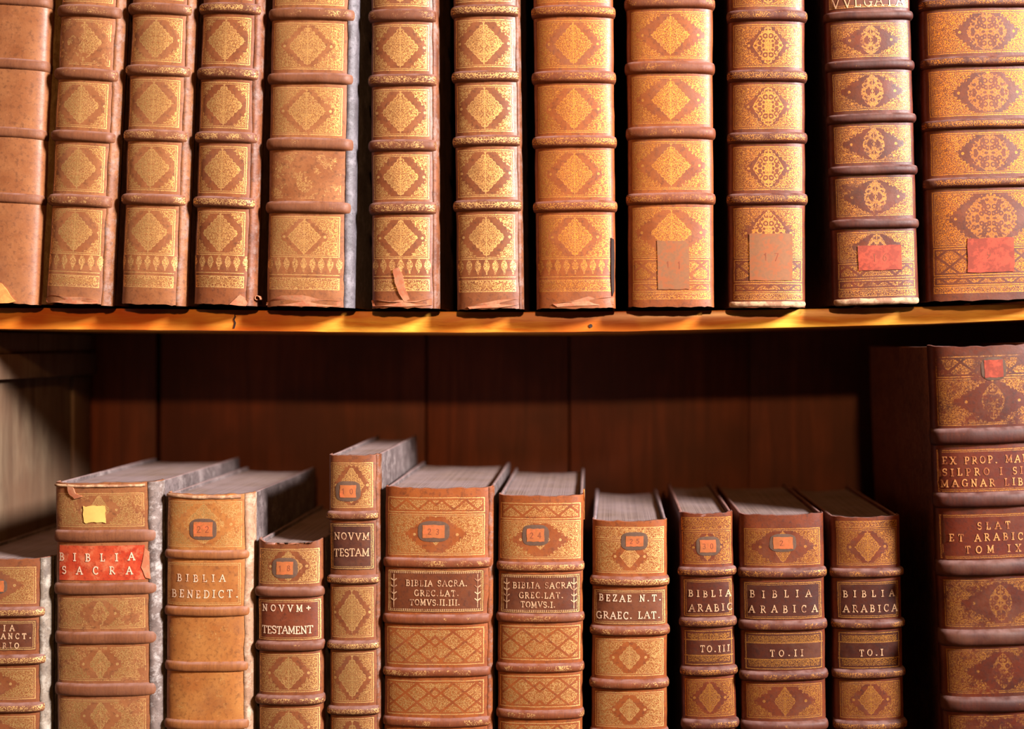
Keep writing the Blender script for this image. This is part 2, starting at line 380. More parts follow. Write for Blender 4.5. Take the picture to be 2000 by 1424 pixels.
# ------------------------------------------------------------------ the book
class Book:
    def __init__(s, spec):
        s.__dict__.update(spec)
        s.wpx = ((s.br - s.bl) + (s.tr - s.tl)) / 2
        s.w = (s.wpx + s.jw) * S
        s.cb = (s.bl + s.br + s.jw) / 2; s.ct = (s.tl + s.tr + s.jw) / 2
        s.lean = math.atan2(s.ct - s.cb, s.yb - s.yt)
        s.H = (s.yb - s.ytop) / math.cos(s.lean)           # px height
        s.b = s.bulge * S
        s.root = bpy.data.objects.new('leather_bound_book', None)
        COL.objects.link(s.root)
        s.root.empty_display_size = .05
        rz = PZ(s.yb) + (0 if 'noraise' in spec else .25 * s.w * abs(math.sin(s.lean)))
        s.root.location = (PX(s.cb), s.fwd + .003, rz)
        s.root.rotation_euler = (0, s.lean, s.yaw)
        s.root['label'] = s.label; s.root['category'] = 'book'; s.root['group'] = s.group
        # section path: x, y, nx, ny, attribute x (px)
        path = []
        hwm = s.w / 2
        M = 30
        for i in range(M + 1):
            th = -math.pi / 2 + math.pi * i / M
            st = math.sin(th); ct = max(0.0, math.cos(th))
            x = hwm * math.copysign(abs(st) ** .92, st)
            y = -s.b * ct ** s.sq
            path.append((x, y))
        path = [(-hwm, .006), (-hwm, .003)] + path + [(hwm, .003), (hwm, .006)]
        s.path = []
        for i, p in enumerate(path):
            a = path[max(0, i - 1)]; c = path[min(len(path) - 1, i + 1)]
            tx, ty_ = c[0] - a[0], c[1] - a[1]; L = math.hypot(tx, ty_) or 1
            s.path.append((p[0], p[1], ty_ / L, -tx / L))
    def lh(s, py):   # photo y -> local height in px
        return (s.yb - py) / math.cos(s.lean)
    def lx(s, px, py):
        return (px - (s.cb + (s.ct - s.cb) * (s.yb - py) / (s.yb - s.yt))) / math.cos(s.lean)
    def surf(s, xpx, hpx, off=0.0):
        x = xpx * S; P = s.path
        hwm = s.w / 2
        x = max(-hwm * .9995, min(hwm * .9995, x))
        for a, c in zip(P[2:-2], P[3:-2]):
            if a[0] <= x <= c[0]:
                f = (x - a[0]) / max(1e-9, c[0] - a[0])
                y = a[1] + (c[1] - a[1]) * f; nx = a[2] + (c[2] - a[2]) * f; ny = a[3] + (c[3] - a[3]) * f
                return (x + nx * off, y + ny * off, hpx * S)
        return (x, 0, hpx * S)
    def wob(s, x, h):
        return .0007 * nz(x * 30 + s.seed, h * .012, s.seed) + .0003 * nz(x * 90, h * .05 + s.seed, 3)
    def topdy(s, u, h):      # ragged head and tail edges of the spine
        if h > s.H - 3: return -s.sag * (1 - u * u) + 2.2 * nz(u * 5 + s.seed, 7.7) + 1.2 * nz(u * 17, s.seed)
        if h < 3: return max(0, 1.8 + 2.5 * nz(u * 4 + s.seed, 1.7) + 1.5 * nz(u * 15, s.seed))
        return 0
    def strip(s, mb, h0, h1, ty, cx=0.0, hw=None, wr=None, rows=5):
        cx = cx - s.jw / 2
        hwp = hw or (s.wpx / 2 - max(3, s.inset - 2.5)); wr = s.pw if wr is None else wr
        hc, hh = (h0 + h1) / 2, (h1 - h0) / 2
        R = []
        for j in range(rows + 1):
            h = h0 + (h1 - h0) * j / rows; r = []
            for (x, y, nx, ny) in s.path:
                u = x / (s.w / 2)
                h2 = h + s.topdy(u, h)
                o = s.wob(x, h2)
                r.append(mb.vert((x + nx * o, y + ny * o, h2 * S), (x / S - cx, h - hc, ty), (hwp, hh, wr)))
            R.append(r)
        mb.grid(R)
        return R
    def build(s):
        M = s.mats
        mb = MB()
        bands = sorted([s.lh(b) for b in s.bands])
        th = s.bth
        edges = [0.0] + bands + [s.H]
        ptypes = s.panels              # bottom -> top, one per panel
        for k in range(len(edges) - 1):
            ptypes = [8 if (p in (3, 4) and len(s.titles)) else p for p in ptypes]
            lo = edges[k] + (th / 2 if k > 0 else 0); hi = edges[k + 1] - (th / 2 if k + 1 < len(edges) - 1 else 0)
            spec = ptypes[k] if k < len(ptypes) else 0
            wr = None
            if isinstance(spec, tuple): spec, wr = spec
            if k > 0: s.strip(mb, edges[k], lo + 4, 8, rows=2)
            a = lo + 4 if k > 0 else 0
            e = hi - 4 if k + 1 < len(edges) - 1 else s.H
            if spec == 'tail':        # composite last panel with fleurons and scrolls under the lozenge
                s.strip(mb, 0, 26, 8, rows=4); s.strip(mb, 26, 31, 6, rows=1, wr=-1, hw=1e3) if 0 else s.strip(mb, 26, 34, 8, rows=1)
                s.strip(mb, 34, 58, 7, rows=2, wr=wr); s.strip(mb, 58, 62, 8, rows=1)
                s.strip(mb, 62, 64.5, 7, rows=1, wr=wr); s.strip(mb, 64.5, 68, 8, rows=1)
                s.strip(mb, 68, 96, 6, rows=2, wr=wr)
                s.strip(mb, 96, e, 0, rows=5, wr=wr)
            elif spec == 'label':
                s.strip(mb, 0, 16, 8, rows=2); s.strip(mb, 16, 30, 7, rows=2, wr=wr); s.strip(mb, 30, 50, 2, rows=2, wr=wr); s.strip(mb, 50, max(52, e - s.lzh), 2, rows=2, wr=wr)
                s.strip(mb, max(52, e - s.lzh), e, 0, rows=5, wr=wr)
            elif spec == 'head':      # top panel: plain turn-in, filigree strip, then lozenge
                top = s.H - s.headpl
                s.strip(mb, a, top - s.headfil, 0, rows=4, wr=wr)
                if s.headfil: s.strip(mb, top - s.headfil, top, 7 if s.headfil < 30 else 2, rows=2, wr=wr)
                s.strip(mb, top, s.H, 8, rows=3)
            elif k == 0:
                s.strip(mb, 0, 20, 8, rows=2); s.strip(mb, 20, e, spec, rows=5, wr=wr)
            else:
                s.strip(mb, a, e, spec, rows=5, wr=wr)
            if k + 1 < len(edges) - 1: s.strip(mb, e, edges[k + 1], 8, rows=2)
        # inner wall and rims give the leather its thickness
        for (h0, inward) in ((s.H, 1), (0.0, 1)):
            r1, r2, r3 = [], [], []
            for (x, y, nx, ny) in s.path:
                u = x / (s.w / 2); h2 = h0 + s.topdy(u, h0); o = s.wob(x, h2)
                dz = -12 if h0 > 5 else 12
                up = 1.2 if h0 > 5 else -0.2
                r1.append(mb.vert((x + nx * o, y + ny * o, h2 * S)))
                r2.append(mb.vert((x - nx * .0011, y - ny * .0011, (h2 + up) * S)))
                r3.append(mb.vert((x - nx * .0024, y - ny * .0024, (h2 + dz) * S)))
            mb.grid([r1, r2, r3], flip=(h0 < 5))
        mb.build('spine', M['spine'], s.root)
        # raised bands
        for hb in bands: s.band(hb)
        # boards
        t = .0036
        hw = s.w / 2
        Hm = s.H * S
        for sx in (-1, 1):
            x0, x1 = sorted((sx * (hw - .0003), sx * (hw - .0003 - t)))
            box('cover_board', (x0, .0052, .001 if sx < 0 else .0012), (x1, s.depth, Hm - .0008 + s.boarddz * S), M['board'], s.root, .0013, 3,
                warp=lambda c, q=sx: (q * .0004 * nz(c.y * 14 + s.seed, c.z * 9, q), 0, .0006 * nz(c.y * 25, s.seed, q) if c.z > Hm * .6 else 0))
        # page block
        pb = MB(); sq = s.square * S
        xin = hw - t - .0006; zt, zb = Hm - sq, .004
        ring = []
        n = 14
        for i in range(n + 1):
            x = -xin + 2 * xin * i / n; u = x / xin
            ring.append((x, -s.b * .75 * max(0, 1 - abs(u) ** 2.2) ** .8 + .0028))
        for i in range(n + 1):
            x = xin - 2 * xin * i / n; u = x / xin
            ring.append((x, s.depth - .008 - .016 * (1 - u * u)))
        lo = [pb.vert((x, y, zb)) for x, y in ring]; hi = [pb.vert((x, y, zt + .0007 * nz(x * 60 + s.seed, y * 20))) for x, y in ring]
        L = len(ring)
        for i in range(L): pb.face((lo[i], lo[(i + 1) % L], hi[(i + 1) % L], hi[i]))
        k = n + 1
        for i in range(n):
            a0, a1, b0, b1 = i, i + 1, L - 1 - i, L - 2 - i
            pb.face((hi[a0], hi[a1], hi[b1], hi[b0])); pb.face((lo[b0], lo[b1], lo[a1], lo[a0]))
        pb.build('page_block', M['pages'], s.root, True, 35)
        if s.jw: s.joint()
        if s.headband: s.endband(s.H - s.headband[0], s.headband[1], 'head_band')
        if s.tailband: s.endband(s.tailband[0], s.tailband[1], 'tail_band')
        for L_ in s.titles: s.title(*L_)
        for L_ in s.plabels: s.paper(*L_)
        for F in s.tears: s.tear(*F)
        if s.scrap:        # curled scrap of leather hanging off the foot of the joint
            mb = MB(); R = []; cx, ch = s.w / 2 + 5 * S, s.scrap[1] * S
            for j in range(9):
                v = j / 8; r = []
                for i in range(15):
                    a = -.4 + 5.2 * i / 14; rad = (5.6 - .28 * i + .8 * nz(i * .5, v * 3)) * S
                    r.append(mb.vert((cx + rad * math.cos(a), -.006 + .009 * v, ch + rad * math.sin(a))))
                R.append(r)
            mb.grid(R)
            o = mb.build('torn_flap', MATS['bare'], s.root); o['label'] = 'curled pinkish scrap of torn leather'
            m = o.modifiers.new('thickness', 'SOLIDIFY'); m.thickness = .0008
        return s
    def band(s, hb):
        mb = MB(); R = []
        K = 9; th = s.bth * random.uniform(.94, 1.06)
        n = len(s.path); sd = random.uniform(0, 99); bwear = s.bw + random.uniform(-.06, .10)
        for j in range(K + 1):
            v = -1 + 2 * j / K; r = []
            for i, (x, y, nx, ny) in enumerate(s.path):
                endf = min(1.0, .08 + .92 * min(i, n - 1 - i) / 5.5)
                if s.jw: endf *= max(0.0, min(1.0, (s.w / 2 - x) / S / (s.jw * .9) - .15))
                pr = s.bpr * S * endf * (1 + .14 * nz(x * 60 + sd, hb * .1)) + .0003 * nz(x * 300, sd)
                off = -.0006 + (pr + .0006) * math.sqrt(max(0, 1 - abs(v) ** 2.4))
                hc = hb + 1.3 * nz(x * 25 + sd, 3.3)
                o = s.wob(x, hc)
                r.append(mb.vert((x + nx * (off + o), y + ny * (off + o), (hc + v * th / 2) * S),
                                 (x / S, v * th / 2, 9), (s.wpx / 2, th / 2, bwear)))
            R.append(r)
        mb.grid(R)
        mb.build('raised_band', s.mats['spine'], s.root)
    def joint(s):
        mb = MB(); R = []; rows = 60
        xs = s.w / 2 - s.jw * S
        P = [p for p in s.path if p[0] > xs]
        for j in range(rows + 1):
            h = (s.H - 1.5) * j / rows + .8; r = []
            xe = s.w / 2 / S - s.jw + 1.5 * nz(h * .03 + s.seed, 5.5) + .8 * nz(h * .12, s.seed)
            p = s.surf(xe, h, -.0001); r.append(mb.vert(p))
            p = s.surf(xe + .6, h, .0007); r.append(mb.vert(p))
            for q in P[1:]:
                r.append(mb.vert((q[0] + q[2] * .0009, q[1] + q[3] * .0009 + .0003 * nz(h * .1, q[0] * 300), h * S)))
            R.append(r)
        mb.grid(R)
        o = mb.build('joint', s.mats['joint'], s.root); o['label'] = 'scuffed leather joint along the spine edge'
    def endband(s, hb, th, nm):
        mb = MB(); R = []; K = 7; n = len(s.path)
        for j in range(K + 1):
            v = -1 + 2 * j / K; r = []
            for i, (x, y, nx, ny) in enumerate(s.path):
                if i < 4 or i > n - 5 or x > s.w / 2 - (s.jw + 3) * S: continue
                off = -.0012 + .0028 * math.sqrt(max(0, 1 - v * v)) + .0003 * nz(x * 500, s.seed)
                sg = s.sag * (1 - (x / (s.w / 2)) ** 2) if hb > 50 else 0
                r.append(mb.vert((x + nx * off, y + ny * off, (hb - sg + v * th / 2 + 1.0 * nz(x * 90, s.seed)) * S)))
            R.append(r)
        mb.grid(R)
        o = mb.build(nm, MATS['cord'], s.root); o['label'] = 'pale worn cord roll at the spine end'
    def patch(s, mb, x0, x1, h0, h1, off, mi=0, nx_=14, nh=5, rag=0.0, ty=3, wr=.0, thick=.0005):
        R = []; hc, hh = (h0 + h1) / 2, (h1 - h0) / 2; xc, hw = (x0 + x1) / 2, (x1 - x0) / 2
        for j in range(-1, nh + 2):
            r = []
            jj = min(nh, max(0, j)); o = off if 0 <= j <= nh else off - thick
            for i in range(-1, nx_ + 2):
                ii = min(nx_, max(0, i)); o2 = o if 0 <= i <= nx_ else off - thick
                x = x0 + (x1 - x0) * ii / nx_; h = h0 + (h1 - h0) * jj / nh
                if ii in (0, nx_): x += rag * nz(h * .25 + s.seed, x0)
                if jj in (0, nh): h += rag * nz(x * .25 + s.seed, h0)
                p = s.surf(x, h, min(o, o2) + s.wob(x * S, h))
                r.append(mb.vert(p, (x - xc, h - hc, ty), (hw, hh, wr)))
            R.append(r)
        mb.grid(R, mi)
    def strokes(s, mb, sts, off, mi):
        for q, (pl, wd) in enumerate(sts):
            o = off + .00002 * (q % 5)
            for a, c in zip(pl, pl[1:]):
                dx, dy = c[0] - a[0], c[1] - a[1]; L = math.hypot(dx, dy)
                if L < 1e-6: continue
                ex, ey = dx / L * wd * .35, dy / L * wd * .35
                px_, py_ = -dy / L * wd / 2, dx / L * wd / 2
                n = max(1, int(L / 5))
                prev = None
                for i in range(n + 1):
                    f = i / n
                    cx = a[0] + dx * f + (ex if i == n else (-ex if i == 0 else 0)); cy = a[1] + dy * f + (ey if i == n else (-ey if i == 0 else 0))
                    v1 = mb.vert(s.surf(cx + px_, cy + py_, o + s.wob(cx * S, cy))); v2 = mb.vert(s.surf(cx - px_, cy - py_, o + s.wob(cx * S, cy)))
                    if prev: mb.face((prev[0], prev[1], v2, v1), mi)
                    prev = (v1, v2)
    def title(s, ytop, ybot, mat, lines, kind='frame', inset=6, x0=None, x1=None, wd=2.1, letter='letters'):
        """lines: (text, photo x0, photo x1, photo baseline y, cap height)"""
        mb = MB()
        h0, h1 = s.lh(ybot), s.lh(ytop)
        hw = s.wpx / 2 - inset
        ty = {'frame': 3, 'tomo': 4, 'plain': 5}[kind]
        a = -hw - s.jw / 2 if x0 is None else s.lx(x0, (ytop + ybot) / 2); b = hw - s.jw / 2 if x1 is None else s.lx(x1, (ytop + ybot) / 2)
        s.patch(mb, a, b, h0, h1, .0005, 0, ty=ty, rag=1.2, wr=-.1, thick=.0004)
        if kind == 'frame' and s.ornament:
            for sx in (a + 12, b - 12):        # small upright sprays beside the words
                m = (h0 + h1) / 2; hh = (h1 - h0) / 2 - 9
                st = [([(sx, m - hh), (sx, m + hh)], 1.6)]
                for q in (-.6, -.2, .2, .6):
                    st.append(([(sx - 5, m + hh * q + 4), (sx, m + hh * q), (sx + 5, m + hh * q + 4)], 2.0))
                s.strokes(mb, st, .00085, 1)
            st = []
            x = a + 6
            while x < b - 6:
                for yy in (h0 + 5, h1 - 5): st.append(([(x, yy - 1.5), (x, yy + 1.5)], 1.2))
                x += 3.6
            s.strokes(mb, st, .00085, 1)
        for (txt, xa, xb, yb_, ch) in lines:
            s.strokes(mb, text_strokes(txt, s.lx(xa, yb_), s.lx(xb, yb_), s.lh(yb_), ch, wd), .0009, 1)
        o = mb.build('title_label', [MATS[mat] if mat in MATS else s.mats[mat], MATS[letter]], s.root, True, 25)
        if mat == 'red_label': o['label'] = 'red leather title label'
        return o
    def paper(s, x0, x1, y0, y1, mat, ring, num, rag=1.5):
        mb = MB(); yc = (y0 + y1) / 2
        a, b = s.lx(x0, yc), s.lx(x1, yc); h0, h1 = s.lh(y1), s.lh(y0)
        # ring: rounded grey border (old paste and ink) below the label
        cx, cy = (a + b) / 2, (h0 + h1) / 2
        if ring:
            rx, ry = (b - a) / 2 + ring, (h1 - h0) / 2 + ring * .85
            ctr = mb.vert(s.surf(cx, cy, .0005 + s.wob(cx * S, cy))); rr = []
            for ri, f in enumerate((.5, .85, 1.0)):
                row = []
                for i in range(28):
                    th = 2 * math.pi * i / 28; cc, ss = math.cos(th), math.sin(th)
                    k = f * (1 + .04 * nz(cc * 2 + s.seed, ss * 2)); e = .62
                    x = cx + rx * k * math.copysign(abs(cc) ** e, cc); h = cy + ry * k * math.copysign(abs(ss) ** e, ss)
                    row.append(mb.vert(s.surf(x, h, (.0005 if ri < 2 else .0003) + s.wob(x * S, h))))
                rr.append(row)
            for i in range(28):
                j = (i + 1) % 28
                mb.face((ctr, rr[0][i], rr[0][j]), 1)
                for q in range(2): mb.face((rr[q][i], rr[q + 1][i], rr[q + 1][j], rr[q][j]), 1)
        s.patch(mb, a, b, h0, h1, .00075, 0, nx_=8, nh=4, rag=rag, thick=.00012)
        if num:
            hh = min(14, (h1 - h0) * .42); ww = (b - a) * .5
            s.strokes(mb, text_strokes(num, cx - min(ww, hh * .42 * len(num) + 2) , cx + min(ww, hh * .42 * len(num) + 2), cy - hh / 2, hh, 1.5), .00085, 2)
        o = mb.build('paper_label', [MATS[mat], MATS['ink_ring'], MATS['ink']], s.root, True, 12)
        return o
    def tear(s, px, py, pts, mat='bare', off=.0012, curl=0.0, name='torn_flap'):
        """ragged lifted piece of leather, outline in photo pixels relative to px, py"""
        mb = MB()
        P = [(s.lx(px + q[0], py + q[1]), s.lh(py + q[1])) for q in pts]
        cx = sum(p[0] for p in P) / len(P); cy = sum(p[1] for p in P) / len(P)
        c1 = mb.vert(s.surf(cx, cy, off + curl)); c0 = mb.vert(s.surf(cx, cy, off * .2))
        top = []; bot = []
        dense = []
        for a, c in zip(P, P[1:] + P[:1]):
            for k in range(3):
                f = k / 3; dense.append((a[0] + (c[0] - a[0]) * f + random.uniform(-.5, .5), a[1] + (c[1] - a[1]) * f + random.uniform(-.5, .5)))
        for p in dense:
            top.append(mb.vert(s.surf(p[0], p[1], off))); bot.append(mb.vert(s.surf(p[0], p[1], .0001)))
        n = len(top)
        for i in range(n):
            j = (i + 1) % n
            mb.face((c1, top[i], top[j])); mb.face((bot[i], bot[j], top[j], top[i])); mb.face((c0, bot[j], bot[i]))
        mb.build(name, MATS[mat], s.root, True, 40)

# ------------------------------------------------------------------ shared materials
MATS = {
 'cord': mat_flat('cord_roll', s2l(205, 165, 125), .7, 0, 2, .35, s2l(130, 85, 60), .5),
 'letters': mat_flat('gilt_letters', (.72, .44, .25), .5, .35, 3, .15, s2l(130, 74, 52), .38),
 'letters_pale': mat_flat('pale_gilt_letters', (.72, .50, .34), .55, .1, 3, .12, s2l(176, 112, 76), .22),
 'letters_dim': mat_flat('rubbed_gilt_letters', s2l(232, 160, 95), .5, .2, 3, .1, s2l(140, 65, 35), .45),
 'red_label': mat_simple_leather('red_label_leather', 5, s2l(160, 46, 24), s2l(180, 74, 42), .5, s2l(190, 112, 76), .1, .2),
 'paper_yellow': mat_flat('yellow_paper', s2l(208, 166, 84), .8, 0, 1, .08),
 'paper_orange': mat_flat('orange_paper', s2l(164, 88, 38), .8, 0, 1, .15, s2l(190, 90, 45), .35),
 'paper_red': mat_flat('red_paper', s2l(138, 46, 18), .75, 0, 1, .15, s2l(170, 62, 32), .4),
 'paper_brown': mat_flat('brown_paper', s2l(130, 82, 46), .75, 0, 1, .15, s2l(142, 74, 32), .4),
 'ink_ring': mat_flat('grey_paste_mark', s2l(92, 64, 46), .8, 0, 6, .3),
 'ink': mat_flat('ink', s2l(128, 62, 32), .8, 0, 7, .2),
 'bare': mat_flat('bare_leather', s2l(176, 116, 80), .75, 0, 9, .35, s2l(150, 80, 48), .5),
 'bare_orange': mat_flat('flesh_side_leather', s2l(222, 140, 70), .75, 0, 9, .35),
 'crack': mat_flat('dark_split', s2l(40, 18, 12), .9, 0, 9, .4),
}
PAGES = mat_pages()

# leather palettes ------------------------------------------------------------
L_PALE = (s2l(170, 108, 72), s2l(190, 130, 92))
L_MID = (s2l(150, 88, 56), s2l(172, 108, 72))
L_WARM = (s2l(168, 92, 46), s2l(190, 112, 60))
L_RED = (s2l(128, 62, 34), s2l(156, 80, 44))
L_DEEP = (s2l(110, 50, 28), s2l(142, 64, 32))
GOLD = (.90, .54, .19); GOLD_D = (.66, .29, .055)

def mk(spec, seed):
    d = dict(bulge=26, sq=.75, fwd=0.0, yaw=0.0, depth=.255, inset=7, pw=.0, bw=.27, jw=0, jc=0, scrap=None, bth=24, bpr=9, sag=2, square=9, boarddz=0,
             headband=None, tailband=None, titles=[], plabels=[], tears=[], headpl=14, headfil=0, lzh=92, ornament=False, seed=seed * 7.31)
    d.update(spec)
    deep = lambda c: tuple(v * k for v, k in zip((x ** 1.18 for x in c), (.57, .565, .47)))
    pal = tuple(deep(c) for c in d.pop('pal', L_MID)); gold = d.pop('gold', GOLD); wear = d.pop('wear', .42)
    sp = mat_spine('tooled_leather_%02d' % seed, d['seed'], pal[0], pal[1], gold, wear, d.pop('lz', (.80, .86, 1.20, 1.36)),
                   d.pop('fcell', 6.5), d.pop('dots', 0), d.pop('dust', .5), d.pop('rnd', 0.0), d.pop('ig', 1.0))
    bl = d.pop('board', (s2l(96, 72, 60), s2l(128, 104, 92), s2l(160, 140, 130)))
    bd = mat_simple_leather('board_leather_%02d' % seed, d['seed'], bl[0], bl[1], .62, bl[2], .45, .5, .4)
    tl = d.pop('tlc', None)
    jp = d.pop('jp', (tuple(v * .7 for v in pal[0]), tuple(v * .95 for v in pal[1]), s2l(128, 106, 96)))
    d['mats'] = {'spine': sp, 'board': bd, 'pages': PAGES, 'joint': mat_simple_leather('joint_leather_%02d' % seed, d['seed'] + 3, jp[0], jp[1], .6, jp[2], .3, .5, .4)}
    if tl:
        tl = tuple(deep(c) for c in tl)
        MATS['tl%d' % seed] = mat_spine('title_leather_%02d' % seed, d['seed'] + 1, tl[0], tl[1], gold, wear - .1, (.84, .86, 1.25, 1.2), 5.5, 0, .2)
    random.seed(seed)
    b = Book(d); b.build(); return b

TOP = -230      # photo y of the heads of the upper row (above the frame)
DB = (s2l(60, 34, 24), s2l(84, 50, 34), s2l(104, 74, 56))
GU = 'gilt folio volumes on the upper shelf'
def up(seed, bl, br, tl_, tr, yb, bands, pitch=None, **k):
    pitch = pitch or (bands[-1] - bands[0]) / (len(bands) - 1)
    b = list(bands); y = bands[0] - pitch
    while y > TOP + 60: b.append(y); y -= pitch
    np_ = len(b) + 1
    pan = k.pop('panels', ['tail'])
    pan = pan + [0] * (np_ - len(pan))
    return mk(dict(bl=bl, br=br, tl=tl_, tr=tr, yb=yb, yt=0, ytop=TOP, bands=b, panels=pan, group=GU, board=k.pop('board', DB), **k), seed)

up(1, -72, 74, -46, 99, 595, [7, 130, 263, 390], panels=[(8, 0), (5, .3), (5, .2), (5, .3), (5, .2)], pal=L_PALE, wear=.8, bth=22, bpr=5,
   label='pale folio with almost no gilding left, first on the upper shelf', board=(s2l(150, 110, 70), s2l(180, 140, 90), s2l(200, 170, 120)),
   tears=[(0, 560, [(-6, 34), (-6, 4), (4, -7), (14, -4), (24, 8), (32, 22), (40, 30), (20, 34)], 'bare_orange', .0016)])
up(2, 90, 204, 123, 231, 597, [28, 150, 271, 395], pal=L_PALE, wear=.47, pw=.05, panels=['tail', 0, (0, .05), (0, .16)],
   jw=12, label='gilt folio leaning right, just beside the pale ungilded folio',
   tears=[(146, 588, [(-54, -1), (-40, -8), (-10, -5), (20, -6), (50, -1), (52, 5), (10, 8), (-50, 6)], 'bare', .0011)])
up(3, 237, 348, 260, 369, 598, [23, 143, 269, 393], pal=L_PALE, wear=.40,
   jw=12, label='gilt folio with faded left sides, third on the upper shelf, its foot neatly intact')
up(4, 377, 486, 398, 501, 598, [22, 148, 272, 398], pal=L_MID, wear=.32,
   jw=13, scrap=(12, 16), label='gilt folio with a small curled scrap of leather sticking out at its foot',
   tears=[(470, 584, [(-16, 12), (-6, 2), (4, -8), (12, -2), (16, 8), (14, 14)], 'bare', .0015)])
up(5, 521, 672, 531, 684, 602, [33, 158, 285, 408], pal=L_PALE, wear=.50, inset=9, panels=['tail', (0, .22), 0, 0], board=(s2l(84, 74, 76), s2l(110, 100, 102), s2l(140, 130, 132)), lz=(.80, .84, 1.15, 1.1),
   jw=16, jp=(s2l(70, 62, 64), s2l(92, 84, 88), s2l(122, 114, 118)), label='wide pale brown folio on the upper shelf, one panel\'s lozenge rubbed away',
   tears=[(595, 590, [(-72, 2), (-40, -10), (0, -12), (40, -3), (74, -1), (74, 8), (30, 10), (-72, 9)], 'bare', .0010)])
up(6, 727, 846, 724, 846, 604, [35, 160, 287, 409], pal=L_MID, wear=.34, bth=25,
   jw=9, label='gilt folio with a long vertical tear of bare leather near its foot',
   tears=[(785, 560, [(-14, -32), (-2, -36), (6, -18), (10, 6), (18, 26), (8, 30), (-2, 14), (-10, -8)], 'bare', .0014),
          (785, 594, [(-56, -8), (-20, -4), (0, -7), (30, -3), (60, -10), (60, 2), (10, 6), (-54, 4)], 'bare', .0012)])
up(7, 893, 1014, 885, 1007, 606, [26, 153, 278, 404], pal=L_MID, wear=.24, dots=.9,
   jw=7, label='gilt folio between the one with the long torn foot and the one with split joint',
   tears=[(956, 598, [(-40, 2), (-10, -5), (20, -11), (64, -12), (64, -2), (20, 4), (-36, 6)], 'bare', .0011)])
up(8, 1049, 1201, 1040, 1199, 605, [27, 154, 280, 405], pal=L_WARM, wear=.26, gold=GOLD_D, inset=9,
   label='orange gilt folio with a dark split joint on its right edge, bright fleurons low down',
   tears=[(1195, 480, [(-2, -14), (3, -10), (3, 90), (0, 100), (-3, 60)], 'crack', .0012, 0, 'joint_split'),
          (1150, 590, [(-70, 4), (-30, -1), (0, -10), (12, -6), (48, -8), (48, 6), (-60, 10)], 'bare', .0012)])
up(9, 1231, 1392, 1221, 1395, 602, [10, 136, 262, 390], pal=L_WARM, wear=.42, gold=GOLD_D, inset=10, panels=['label', (0, .0)], lz=(.80, .84, 1.5, 1.15), lzh=100, dots=1.1,
   plabels=[(1284, 1345, 472, 566, 'paper_brown', 0, '11', 3)],
   label='wide gilt folio with a tall pale brown patch at its foot')
up(10, 1427, 1571, 1421, 1574, 603, [35, 152, 272, 391], pal=L_RED, wear=.24, gold=GOLD_D, inset=9, panels=['label'], lz=(.70, .90, 1.05, 1.05), fcell=5.5, lzh=100, bpr=9,
   plabels=[(1462, 1545, 458, 549, 'paper_brown', 0, '17', 2)], tailband=(8, 13),
   rnd=.35, label='gilt folio with chipped bands, square brown patch over its last lozenge')
up(11, 1633, 1791, 1607, 1781, 597, [36, 132, 235, 336, 440], pal=L_DEEP, wear=.54, gold=(.56, .26, .055), inset=10, panels=['label'], lz=(.62, .85, 1.75, 1.05), fcell=5.5, dots=1.05, tailband=(7, 14), lzh=60, bth=20, bpr=9,
   plabels=[(1672, 1756, 482, 530, 'paper_red', 0, '16', 2)],
   titles=[(-45, 22, 'tl11', [('VVLGATA', 1622, 1762, 19, 20), ('EDITIO', 1640, 1752, -14, 20)])], tlc=(s2l(120, 56, 30), s2l(140, 66, 36)),
   rnd=.75, ig=.8, label='dark red-brown folio of narrow panels with small round dots, lettered VVLGATA at top')
up(12, 1814, 2052, 1797, 2040, 590, [12, 126, 247, 360], pal=L_RED, wear=.26, gold=(.72, .26, .025), inset=11, panels=['label'], lz=(.95, .86, 1.55, 1.42), fcell=4.6, lzh=110, bth=22, bpr=9, bulge=30,
   plabels=[(1883, 1973, 468, 534, 'paper_red', 0, '9', 3)],
   rnd=.85, ig=.55, label='widest dark gilt folio at the right end of the upper shelf, red paper at foot')

BOT = 1690      # photo y of the lower shelf (below the frame)
GL = 'old bibles and folios on the lower shelf'
GB = (s2l(70, 58, 56), s2l(98, 84, 82), s2l(132, 118, 114))
BB = (s2l(92, 48, 34), s2l(120, 66, 46), s2l(140, 90, 70))
def low(seed, bl, br, tl_, tr, ytop, bands, panels, **k):
    pitch = (bands[-1] - bands[0]) / (len(bands) - 1)
    b = list(bands); y = bands[-1] + pitch
    while y < BOT - 55: b.append(y); y += pitch
    np_ = len(b) + 1
    pan = [panels[-1]] * (np_ - len(panels)) + list(reversed(panels))      # given from the top down
    yt = ytop
    # positions are given at ytop and at y=1424: extrapolate to the shelf
    f = (BOT - ytop) / (1424 - ytop)
    BL, BR = tl_ + (bl - tl_) * f, tr + (br - tr) * f
    return mk(dict(bl=BL, br=BR, tl=tl_, tr=tr, yb=BOT, yt=yt, ytop=ytop, bands=b, panels=pan, group=GL, board=k.pop('board', GB), **k), seed)

